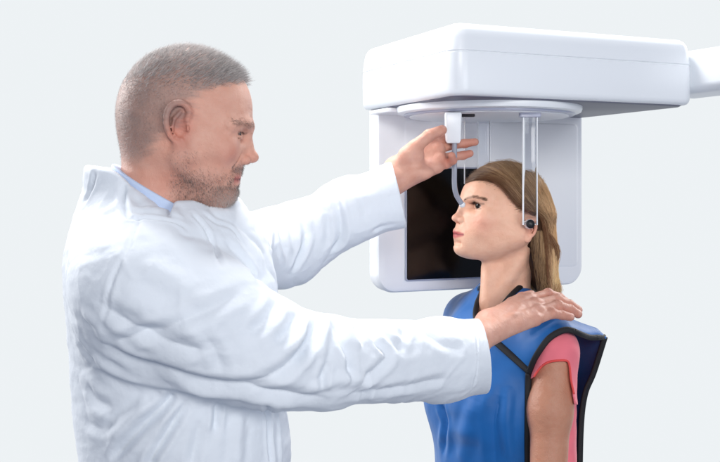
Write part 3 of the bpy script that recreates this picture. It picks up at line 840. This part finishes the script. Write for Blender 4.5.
#@@WOMAN
# ------------------------------------------------------------------ the woman
aW = math.radians(196.5); SW = 1/476.; CW = P(514.5, 226, 2.10)
FW = np.array([math.cos(aW), math.sin(aW), 0]); NW = np.array([-math.sin(aW), math.cos(aW), 0])
if NW[1] > 0: NW = -NW
def loc_w(p):
    q = (p-CW)/SW; return np.stack([q@FW, q@NW, q[..., 2]], -1)
def wor_w(q): q = np.asarray(q, float); return CW+(q[..., 0:1]*FW+q[..., 1:2]*NW+q[..., 2:3]*EZ)*SW
def w_(u, l, y): return np.array([float(u), float(l), 226.-y])
def head_w(p):
    q = loc_w(p); q[..., 1] = np.abs(q[..., 1])
    d = ell(q, w_(8, 0, 213), (44, 36, 46))
    d = smin(d, ell(q, w_(31, 0, 226), (26, 24.5, 34)), 13)
    d = smin(d, ell(q, w_(39, 0, 196), (15, 21, 18)), 11)
    d = smin(d, cone(q, w_(8, 27.5, 234.5), w_(50, 6, 248.5), 6, 6.3), 14)
    d = smin(d, ell(q, w_(49, 0, 236), (13.5, 18, 17)), 10)
    d = smin(d, ell(q, w_(57.0, 0, 247.5), (7.0, 8.0, 6.4)), 6)
    d = smin(d, ell(q, w_(42, 17.5, 228), (9, 8, 9)), 9)
    d = smin(d, ell(q, w_(36, 22, 217.5), (10.5, 8, 8)), 8)
    d = smin(d, chain(q, [w_(52.5, 3, 201), w_(47.5, 11, 199), w_(40, 19, 198.6), w_(31, 26, 201.5)], [3.3, 3.1, 3.0, 3.0], 3), 5)
    d = smax(d, -ell(q, w_(54, 15, 206.3), (9, 9, 4.6)), 5)
    d = smin(d, chain(q, [w_(53.8, 0, 203), w_(57.5, 0, 210), w_(62.3, 0, 216.8)], [3.2, 2.8, 3.0], 2), 5)
    d = smin(d, ell(q, w_(63.0, 0, 217.6), (3.9, 3.9, 3.3)), 2.5)
    d = smin(d, ell(q, w_(59, 5, 219.6), (3.6, 2.8, 2.9)), 2.2)
    d = smax(d, -ell(q, w_(61.0, 2.8, 222.3), (2.2, 1.3, 1.5)), 1)
    d = smin(d, chain(q, [w_(62.6, 0, 230.6), w_(61.2, 4, 230.6), w_(54.0, 13, 232.4)], [2.4, 2.4, 1.3], 1.5), 3)
    d = smin(d, chain(q, [w_(61.2, 0, 236.2), w_(59.8, 5, 235.8), w_(54, 12.5, 233.2)], [2.8, 2.4, 1.0], 1.5), 3)
    d = smax(d, -chain(q, [w_(65.0, 0, 233.2), w_(62, 5, 233.2), w_(53.5, 15, 232.3)], .55), 1.2)
    d = smax(d, -chain(q, [w_(64.2, 0, 242.3), w_(61, 7, 242.3)], 1), 4)
    lid = ell(q, w_(42, 15.5, 205.5), (7.2, 8.0, 6.8))
    lid = smax(lid, -chain(q, [w_(51, 8.5, 206.8), w_(51.5, 14, 205.4), w_(48, 19.5, 205.3), w_(40.5, 24, 206.3)], [.5, 2.7, 2.6, .5]), .6)
    d = smin(d, lid, 1.6)
    d = smax(d, -sph(q, w_(42.2, 15.5, 205.5), 6.0), .5)
    d = smax(d, -chain(q, [w_(49.5, 10, 201.6), w_(48.5, 15.5, 200.9), w_(43, 22.5, 203.0)], .35), 1.3)
    d = smin(d, ear_sdf(q, w_(2, 34.5, 228), 12.4), 1.6)
    return d*SW
def ww(u, l, y): return wor_w(w_(u, l, y))
JN = P(553, 350, 1.99); JF = P(470, 319, 2.28)
FB = np.array([-.914, -.407, 0]); NB = np.array([.407, -.914, 0])
def bodyframe(p, c):
    q = p-np.asarray(c); return np.stack([q@FB, q@NB, q[..., 2]], -1)
def torso_w(p):
    q = bodyframe(p, P(498, 395, 2.13))
    t = ell(q, (0, 0, 0), (.115, .155, .21))
    qa = q.copy(); qa[..., 1] = np.abs(qa[..., 1])
    t = smin(t, ell(qa, (.060, .072, -.01), (.052, .06, .065)), .05)
    q2 = bodyframe(p, P(497, 500, 2.14))
    t = smin(t, ell(q2, (0, 0, 0), (.11, .15, .22)), .06)
    t = smin(t, cone(p, JN, JF, .042, .042), .06)
    t = smin(t, cone(p, P(503, 297, 2.13), JN, .038, .04), .03)
    t = smin(t, cone(p, P(503, 300, 2.13), JF, .034, .04), .03)
    return t
def arm_w(p):
    return chain(p, [P(555, 352, 1.985), P(550, 410, 1.96), P(548, 500, 1.93), P(520, 560, 1.86)], [.041, .039, .034, .028], .03)
def body_w(p):
    d = head_w(p)
    nk = cone(p, ww(-3, 0, 238), P(504, 300, 2.125), .046, .047)
    nk = smin(nk, cone(p, P(490, 268, 2.09), P(489, 300, 2.08), .018, .018), .03)
    nk = smin(nk, cone(p, ww(-6, 20, 242), P(492, 306, 2.075), .010, .009), .02)   # sternomastoid
    d = smin(d, nk, .012)
    d = smin(d, torso_w(p)+.004, .035)
    return smin(d, arm_w(p), .02)
V, Q, N = surface(body_w, [.10, 1.8, .80], [.56, 2.42, 1.60], .0019, 4)
WB, WN = V, N
q = loc_w(V); qa = q.copy(); qa[:, 1] = np.abs(q[:, 1]); yy = 226-q[:, 2]
c = np.tile(lin((243, 196, 168)), (len(V), 1))
c = mixc(c, np.clip(.5+.5*vnoise(V, 30, 2), 0, 1)*.2, lin((236, 178, 150)))
c = mixc(c, np.clip(blob(qa, w_(44, 23, 222), (12, 9, 9))*.4+blob(qa, w_(63, 0, 218), (5, 6, 5))*.3+blob(qa, w_(-1, 38, 228), (8, 7, 13))*.35, 0, 1), lin((226, 130, 118)))
lipm = ((qa[:, 1] < 12.5) & (qa[:, 0] > 51))*np.exp(-((yy-(233.4+0*yy))/(4.5-.25*qa[:, 1]))**4)
c = mixc(c, np.clip(lipm*1.1, 0, 1), lin((206, 104, 104)))
c = mixc(c, np.exp(-((yy-233.4)/.7)**2)*(qa[:, 1] < 13)*(qa[:, 0] > 51)*.7, lin((110, 45, 45)))
c = mixc(c, blob(qa, w_(48, 16, 202.8), (7, 8, 3))*.6, lin((150, 100, 88)))  # eyelid shading painted into the skin colour
c = mixc(c, np.exp(-((yy-203.4)/.75)**2)*(qa[:, 1] > 8)*(qa[:, 1] < 24)*(qa[:, 0] > 37)*(yy < 230)*.6, lin((62, 42, 36)))
c = mixc(c, np.exp(-((yy-208.1)/.6)**2)*(qa[:, 1] > 11)*(qa[:, 1] < 23)*(qa[:, 0] > 37)*.5, lin((110, 76, 68)))
c = mixc(c, np.exp(-((yy-(196.8+.030*(qa[:, 1]-15.5)**2))/1.2)**2)*(qa[:, 1] > 6)*(qa[:, 1] < 25)*(qa[:, 0] > 28)*.4, lin((120, 86, 68)))
c = mixc(c, sst(yy, 285, 320)*.8, lin((178, 120, 94)))  # weaker light on the arm, painted in as darker skin below the neck
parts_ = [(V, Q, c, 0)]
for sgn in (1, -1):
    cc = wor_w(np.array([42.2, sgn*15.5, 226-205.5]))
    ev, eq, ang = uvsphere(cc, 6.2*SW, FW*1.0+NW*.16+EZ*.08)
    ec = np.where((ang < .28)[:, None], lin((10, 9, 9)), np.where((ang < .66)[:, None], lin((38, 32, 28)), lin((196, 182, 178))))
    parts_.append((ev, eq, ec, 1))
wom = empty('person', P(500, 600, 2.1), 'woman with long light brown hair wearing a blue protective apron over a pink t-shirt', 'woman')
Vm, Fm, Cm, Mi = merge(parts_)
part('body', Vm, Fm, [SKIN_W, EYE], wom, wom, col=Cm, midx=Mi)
#@@HAIRW
# scalp hair: undercap + locks following guides
def cap(p):
    q = loc_w(p); q1 = q.copy(); q1[..., 1] = np.abs(q1[..., 1])
    d = ell(q, w_(9.8, 0, 212.5), (47, 38.8, 48))
    d = smin(d, ell(q, w_(-17, 0, 240), (17, 22, 38)), 14)
    d = smin(d, cone(q, w_(-16, 0, 250), w_(-22, 6, 286), 16, 12), 14)
    # face opening
    fc = plane(q, w_(37, 0, 181), (1, 0, -.55))
    side = ell(q1, w_(38, 36, 220), (42, 30, 44))
    d = smax(d, fc, 4)
    d = smax(d, -side, 4)
    return d*SW
V, Q, N = surface(cap, [.15, 1.85, 1.15], [.56, 2.35, 1.65], .0028, 3)
HWp = [(V, Q, np.tile(lin((70, 49, 35)), (len(V), 1)), 0)]
n = 13000; K_ = 26
side_ = rng.choice([1, -1], n, p=[.68, .32])
s0 = rng.uniform(0, 1, n)**.8                       # along the parting: 0 front, 1 back
ua = 52-84*s0; wl = np.where(side_ > 0, 1, -1)
start = np.stack([ua, rng.normal(0, 1.2, n)+wl*1.0-4, np.zeros(n)], -1)
def shell(q, k=1.0):
    """push points out to the hair shell"""
    c = np.array([11, 0, 13.]); r = np.array([49.5, 41, 50.5])*k
    e = (q-c)/r; L = ln(e); 
    f = np.where((L < 1)[..., None], 1/np.maximum(L, .05)[..., None], 1)
    return c+e*f*r
depth = rng.uniform(0.97, 1.03, n)+(rng.uniform(0, 1, n) < .03)*rng.uniform(0, .06, n)
# key points (local px): start, over side, behind ear, fall, end
hh = rng.uniform(0, 1, n)
p0 = start.copy(); p0[:, 2] = 13+50.5*np.sqrt(np.clip(1-((ua-11)/49.5)**2, .02, 1))
fr = 1-s0
p1 = np.stack([34-50*s0-5*hh, wl*(24+3*hh), 42.5+3*hh*fr-2*s0], -1)
p1b = np.stack([17-42*s0-7*hh*fr, wl*(36+1.5*hh), 21+5*hh*fr-6*s0], -1)
p2 = np.stack([-10-22*s0*rng.uniform(.5, 1, n)-4*hh, wl*(36-12*s0-6*hh), 8-4*hh-6*s0], -1)
p3 = np.stack([-18-23*(.35*s0+.65*hh), wl*(30-20*hh*s0), -22+0*hh], -1)
p4 = np.stack([-21-20*(.3*s0+.7*hh), wl*(25-18*hh)+4, np.full(n, -46.)], -1)
p5 = np.stack([-26-16*hh+rng.normal(0, 1.5, n), np.where(wl > 0, 20-14*hh, -8)+8, -66+rng.normal(0, 3.5, n)+2*hh], -1)
pts = np.stack([p0, p1, p1b, p2, p3, p4, p5], 1)
tt_ = np.linspace(0, 6-1e-6, K_); ii = tt_.astype(int); uu = (tt_-ii)[None, :, None]
ext = np.concatenate([2*pts[:, :1]-pts[:, 1:2], pts, 2*pts[:, -1:]-pts[:, -2:-1]], 1)
a0, a1, a2, a3 = ext[:, ii], ext[:, ii+1], ext[:, ii+2], ext[:, ii+3]
cur = .5*((2*a1)+(-a0+a2)*uu+(2*a0-5*a1+4*a2-a3)*uu**2+(-a0+3*a1-3*a2+a3)*uu**3)
# clumping and waviness
cl = (np.clip((s0+.06*hh)*59, 0, 69)).astype(int); cph = rng.uniform(0, 6.28, 70)[cl]; camp = rng.uniform(.3, 1.6, 70)[cl]
tn = np.linspace(0, 1, K_)[None]
wv = rng.uniform(0, 6.28, (2, n, 1)); wa = rng.uniform(.1, .9, (n, 1)); cur[..., 0] += np.sin(tn*11+wv[0])*wa*tn; cur[..., 1] += np.sin(tn*9+wv[1])*wa*tn
cur[..., 0] += np.sin(tn*7+cph[:, None])*camp[:, None]*tn*1.1
cur[..., 1] += np.cos(tn*6+cph[:, None]*1.7)*camp[:, None]*tn*.8
up = cur[..., 2] > -10
sh = shell(cur, 1.0)
cur = np.where(up[..., None], sh, cur)
cen = np.array([11, 0, 13.])
cur = cen+(cur-cen)*(1+(depth-1)[:, None, None]*np.clip(1.2-tn*.6, 0, 1)[..., None])
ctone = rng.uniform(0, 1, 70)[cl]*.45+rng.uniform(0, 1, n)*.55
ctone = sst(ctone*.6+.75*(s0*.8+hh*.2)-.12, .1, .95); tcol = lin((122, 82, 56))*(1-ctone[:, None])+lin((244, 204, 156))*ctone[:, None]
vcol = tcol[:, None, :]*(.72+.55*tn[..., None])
rad = .00026*np.clip(np.sin(np.pi*np.clip(tn*.94+.05, 0, 1))**.4, .15, 1)
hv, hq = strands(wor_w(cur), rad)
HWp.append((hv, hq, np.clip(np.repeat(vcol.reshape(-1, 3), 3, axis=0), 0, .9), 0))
n2 = 2600; r_ = rng.uniform
h2 = r_(0, 1, n2); side2 = rng.choice([1, -1], n2, p=[.8, .2])
b0 = np.stack([-2-30*h2, side2*(34-12*h2), np.full(n2, 6.)-14*r_(0, 1, n2)*(1-h2)], -1)
b1 = np.stack([-4-31*h2, side2*(33-13*h2)+r_(-2, 2, n2), np.full(n2, -22.)], -1)
b2 = np.stack([-9-28*h2, side2*(30-14*h2)+r_(-3, 3, n2), np.full(n2, -46.)], -1)
b3 = np.stack([-17-20*h2+rng.normal(0, 1.5, n2), side2*(22-10*h2)+4, -64+rng.normal(0, 4, n2)], -1)
pp = np.stack([b0, b1, b2, b3], 1); tq = np.linspace(0, 3-1e-6, 16); i3 = tq.astype(int); u3 = (tq-i3)[None, :, None]
ex = np.concatenate([2*pp[:, :1]-pp[:, 1:2], pp, 2*pp[:, -1:]-pp[:, -2:-1]], 1)
a0, a1, a2, a3 = ex[:, i3], ex[:, i3+1], ex[:, i3+2], ex[:, i3+3]
c2 = .5*((2*a1)+(-a0+a2)*u3+(2*a0-5*a1+4*a2-a3)*u3**2+(-a0+3*a1-3*a2+a3)*u3**3)
k2 = rng.integers(0, 40, n2); ph = rng.uniform(0, 6.28, 40)[k2]
c2[..., 0] += np.sin(tq[None]*2.4+ph[:, None])*1.5; c2[..., 1] += np.cos(tq[None]*2.1+ph[:, None])*1.2
g2 = np.clip(.15+.75*h2+rng.normal(0, .15, n2)+.2*(rng.uniform(0, 1, 40)[k2]-.5), 0, 1)[:, None]
t2 = lin((74, 50, 34))*(1-g2)+lin((222, 180, 132))*g2
hv, hq = strands(wor_w(c2), np.full(16, .00038)); HWp.append((hv, hq, np.repeat(np.repeat(t2[:, None], 16, 1).reshape(-1, 3), 3, axis=0), 0))
# hairline strands over the forehead: from hairline back
q = loc_w(WB); qa = q.copy(); qa[:, 1] = np.abs(q[:, 1]); yy = 226-q[:, 2]
hf = yy < 280
def colbrown(b, n): t = rng.uniform(0, 1, n)[:, None]; return lin((62, 42, 32))*(1-t)+lin((104, 76, 58))*t
HLc = np.array([w_(51, 0, 176.5), w_(46, 12, 177.5), w_(34, 25, 183.5), w_(21, 33.5, 196), w_(13, 36, 208)])
dd, _ = segdist(qa, spline(HLc, 24)); hl = np.exp(-(dd/2.6)**2)*hf
HWp.append(sprout(WB, WN, hl+1e-12, 2600, .022, .00020, lambda b, nn: nn*.07-FW*.75+EZ*.16, lambda b, n: (lambda t: lin((88, 60, 42))*(1-t)+lin((176, 138, 102))*t)(rng.uniform(0, 1, n)[:, None]), .08, 5))
bl = np.exp(-(((yy-(196.8+.030*(qa[:, 1]-15.5)**2))/1.1)**2))*(qa[:, 1] > 5.5)*(qa[:, 1] < 25)*(q[:, 0] > 28)*hf
HWp.append(sprout(WB, WN, bl+1e-9, 2300, .0042, .00020, lambda b, nn: nn*.10-FW*.6+np.sign(((b-CW)@NW))[:, None]*NW*.45, colbrown, .18))
ed = np.abs(ln((q-w_(42, 15.5, 205.5))*[1, 1, 1])-6.4)
la = np.exp(-((yy-(203.4+.03*(qa[:, 1]-15)**2))/.65)**2)*(np.abs(qa[:, 1]-15) < 6.3)*(q[:, 0] > 36)*hf
HWp.append(sprout(WB, WN, la+1e-9, 420, .0075, .00024, lambda b, nn: FW*.6+EZ*.5+nn*.3, lambda b, n: np.tile(lin((28, 20, 18)), (n, 1)), .3))
la2 = np.exp(-((yy-207.9)/.5)**2)*(np.abs(qa[:, 1]-16) < 5)*(q[:, 0] > 36)*hf
HWp.append(sprout(WB, WN, la2+1e-9, 60, .0035, .00018, lambda b, nn: FW*.6-EZ*.5+nn*.3, lambda b, n: np.tile(lin((48, 34, 30)), (n, 1)), .3))
Vh, Fh, Ch, Mh = merge(HWp)
part('hair', Vh, Fh, HAIR, wom, wom, col=Ch)
#@@VEST
# ------------------------------------------------------------------ her clothes
def tshirt(p):
    d = torso_w(p)+.001
    slv = smax(arm_w(p)-.0075, plane(p, P(0, 425, 1.97), (0, 0, -1)), .002)
    d = smin(d, slv, .015)
    d = smin(d, cone(p, P(560, 362, 2.07), P(559, 520, 2.07), .033, .036), .01)
    nk = cone(p, P(500, 250, 2.1), P(490, 325, 2.06), .055, .075)
    d = smax(d, -nk, .006)
    D = p[..., 1]; px = 360+p[..., 0]/D*1000; py = 190-(p[..., 2]-CZ)/D*1000
    return smax(d, -smax(polyd(px, py, SLV)*D/1000., D-1.985, .004), .003)
SLV = [(515, 392), (533, 378), (537, 372), (542, 366), (549, 362), (559, 360.5), (567, 361), (569, 366), (570.5, 380), (572.5, 394), (574.5, 404), (590, 410), (590, 560), (515, 560)]
def polyd(px, py, poly):
    poly = np.asarray(poly, float); d = np.full(px.shape, 1e9); ins = np.zeros(px.shape, bool)
    for i in range(len(poly)):
        a = poly[i]; b = poly[(i+1) % len(poly)]; e = b-a
        wx = px-a[0]; wy = py-a[1]; t = np.clip((wx*e[0]+wy*e[1])/(e@e), 0, 1)
        d = np.minimum(d, (wx-t*e[0])**2+(wy-t*e[1])**2)
        c = ((a[1] <= py) != (b[1] <= py))
        xs = a[0]+(py-a[1])/(e[1] if e[1] != 0 else 1e-9)*e[0]
        ins ^= c & (px < xs)
    return np.where(ins, -1, 1)*np.sqrt(d)
HOLE = [(529, 371), (534, 360), (542, 347), (549, 338), (557, 332), (570, 329), (580, 333), (590, 337), (640, 345), (640, 700), (528, 700), (528, 460)]
NECK = [(482, 284), (481, 294), (477, 304), (475.5, 316), (484, 334), (497, 318), (505, 303), (517, 290), (532, 277), (540, 268), (530, 230), (460, 230), (470, 284)]
def vest_solid(p):
    d = torso_w(p)-.013
    d = smin(d, cone(p, P(560, 338, 1.985), P(603, 338, 2.04), .036, .007), .02)
    d = smin(d, cone(p, P(545, 325, 2.02), P(592, 333, 2.04), .03, .012), .02)
    return d
def vest(p):
    d = vest_solid(p)
    D = p[..., 1]; px = 360+p[..., 0]/D*1000; py = 190-(p[..., 2]-CZ)/D*1000
    hole = polyd(px, py, HOLE)*D/1000.
    hole = smax(hole, D-2.13, .01)
    d = smax(d, -hole, .004)
    nk = polyd(px, py, NECK)*D/1000.
    nk = smax(nk, D-2.16, .01)
    nk = smin(nk, cone(p, P(504, 240, 2.12), P(502, 296, 2.125), .050, .052), .004)
    d = smax(d, -nk, .003)
    d = smax(d, plane(p, P(0, 540, 2.1), (0, 0, -1)), .003)
    return smax(d, -(torso_w(p)-.004), .001)
V, Q, N = surface(tshirt, [.10, 1.8, .82], [.56, 2.42, 1.40], .0022, 4, slack=1.8)
V = V+N*(vnoise(V*np.array([1, 1, .6]), 16, 3, 2)*.0022)[:, None]
wom_shirt = part('t_shirt', V, Q, PINK, wom, wom)
V, Q, N = surface(vest, [.10, 1.8, .80], [.60, 2.45, 1.42], .0026, 4, slack=1.8)
FV = [([(440, 400), (446, 425), (442, 455)], -.006, .010), ([(475, 400), (466, 430), (460, 470)], .004, .016), ([(500, 395), (494, 425), (496, 470)], -.005, .014),
      ([(510, 385), (506, 420), (510, 460)], .004, .010), ([(530, 335), (545, 325), (556, 318)], -.003, .008), ([(440, 440), (455, 432), (480, 436)], .003, .016)]
V = folds(V, N, vest_solid, FV, 1.0)
apron = part('apron', V, Q, BLUE, wom, wom)
def tape(pl, r, n=40, f=vest_solid, off=.001, name='binding'):
    line = cast(f, spline(pl, n), 1.0, off)
    return tubeobj(name, line, r, TAPE, apron, wom, 12, .5)
tape([(528, 480), (527.5, 440), (528, 400), (528.5, 373)], .0065)
tape([(528.5, 374), (534, 360), (542, 347), (549, 338.5), (557, 333), (566, 329.8), (574, 331)], .0062)
tape([(496, 342), (512, 356), (529, 371)], .0072)
# shoulder wing and back panel
def sheet(rows, th, m, name, nu=16):
    A = [spline(r, nu) for r in rows]; A = np.stack(A)        # (R, nu, 3)
    B = np.stack([spline(A[:, j], 24) for j in range(nu)], 1)
    B[..., 1] += .004*np.sin(np.arange(24)[:, None]*.5+np.arange(nu)[None]*.4)
    R = 24; V = np.concatenate([B.reshape(-1, 3), (B+[0.0, th, 0]).reshape(-1, 3)])
    i = np.arange(R-1)[:, None]*nu; j = np.arange(nu-1)[None]
    Q1 = np.stack([i+j, i+j+1, i+nu+j+1, i+nu+j], -1).reshape(-1, 4); Q2 = Q1[:, ::-1]+R*nu
    E = []
    off = R*nu
    for a in range(nu-1): E += [[a, a+off, a+1+off, a+1], [(R-1)*nu+a+1, (R-1)*nu+a+1+off, (R-1)*nu+a+off, (R-1)*nu+a]]
    for a in range(R-1): E += [[(a+1)*nu, (a+1)*nu+off, a*nu+off, a*nu], [a*nu+nu-1, a*nu+nu-1+off, (a+1)*nu+nu-1+off, (a+1)*nu+nu-1]]
    return fixn(part(name, V, np.concatenate([Q1, Q2, np.array(E)]), m, apron, wom), 60)
edge = [P(605, 337, 2.04), P(594, 372, 2.06), P(585, 395, 2.07), P(581, 430, 2.08), P(579.5, 500, 2.09)]
inner = [P(570, 333, 2.05), P(560, 372, 2.11), P(556, 395, 2.13), P(552, 430, 2.14), P(550, 500, 2.15)]
sheet([[inner[i], (inner[i]+edge[i])/2+[0, .012, 0], edge[i]] for i in range(5)], .006, NAVY, 'back_panel')
tubeobj('binding', spline(edge, 40), .0062, TAPE, apron, wom, 12, .5)
wl_ = cast(vest_solid, spline([(574, 331), (582, 334.5), (590, 337.3), (598, 337.4)], 16), 1.0, .0)
tubeobj('binding', spline(list(wl_)+[edge[0]], 30), .0058, TAPE, apron, wom, 12, .5)
# neckline binding
def ringpts(lst): return cast(vest_solid, spline(lst, 30), 1.0, .001)
tubeobj('binding', ringpts([(534, 275), (517, 290), (505, 303), (497, 318)]), .0062, TAPE, apron, wom, 12, .5)
tubeobj('binding', ringpts([(482, 287), (481, 294), (477, 304), (475.5, 316), (480, 327)]), .0058, TAPE, apron, wom, 12, .5)
# sleeve hem
line = cast(tshirt, spline([(534, 376.5), (537, 372), (542, 366), (549, 362), (559, 360.5), (567, 361), (569.5, 366), (571, 380), (574, 394)], 60), 1.0, 0)
tubeobj('hem', line, .0022, CORAL, wom_shirt, wom, 8)
#@@END
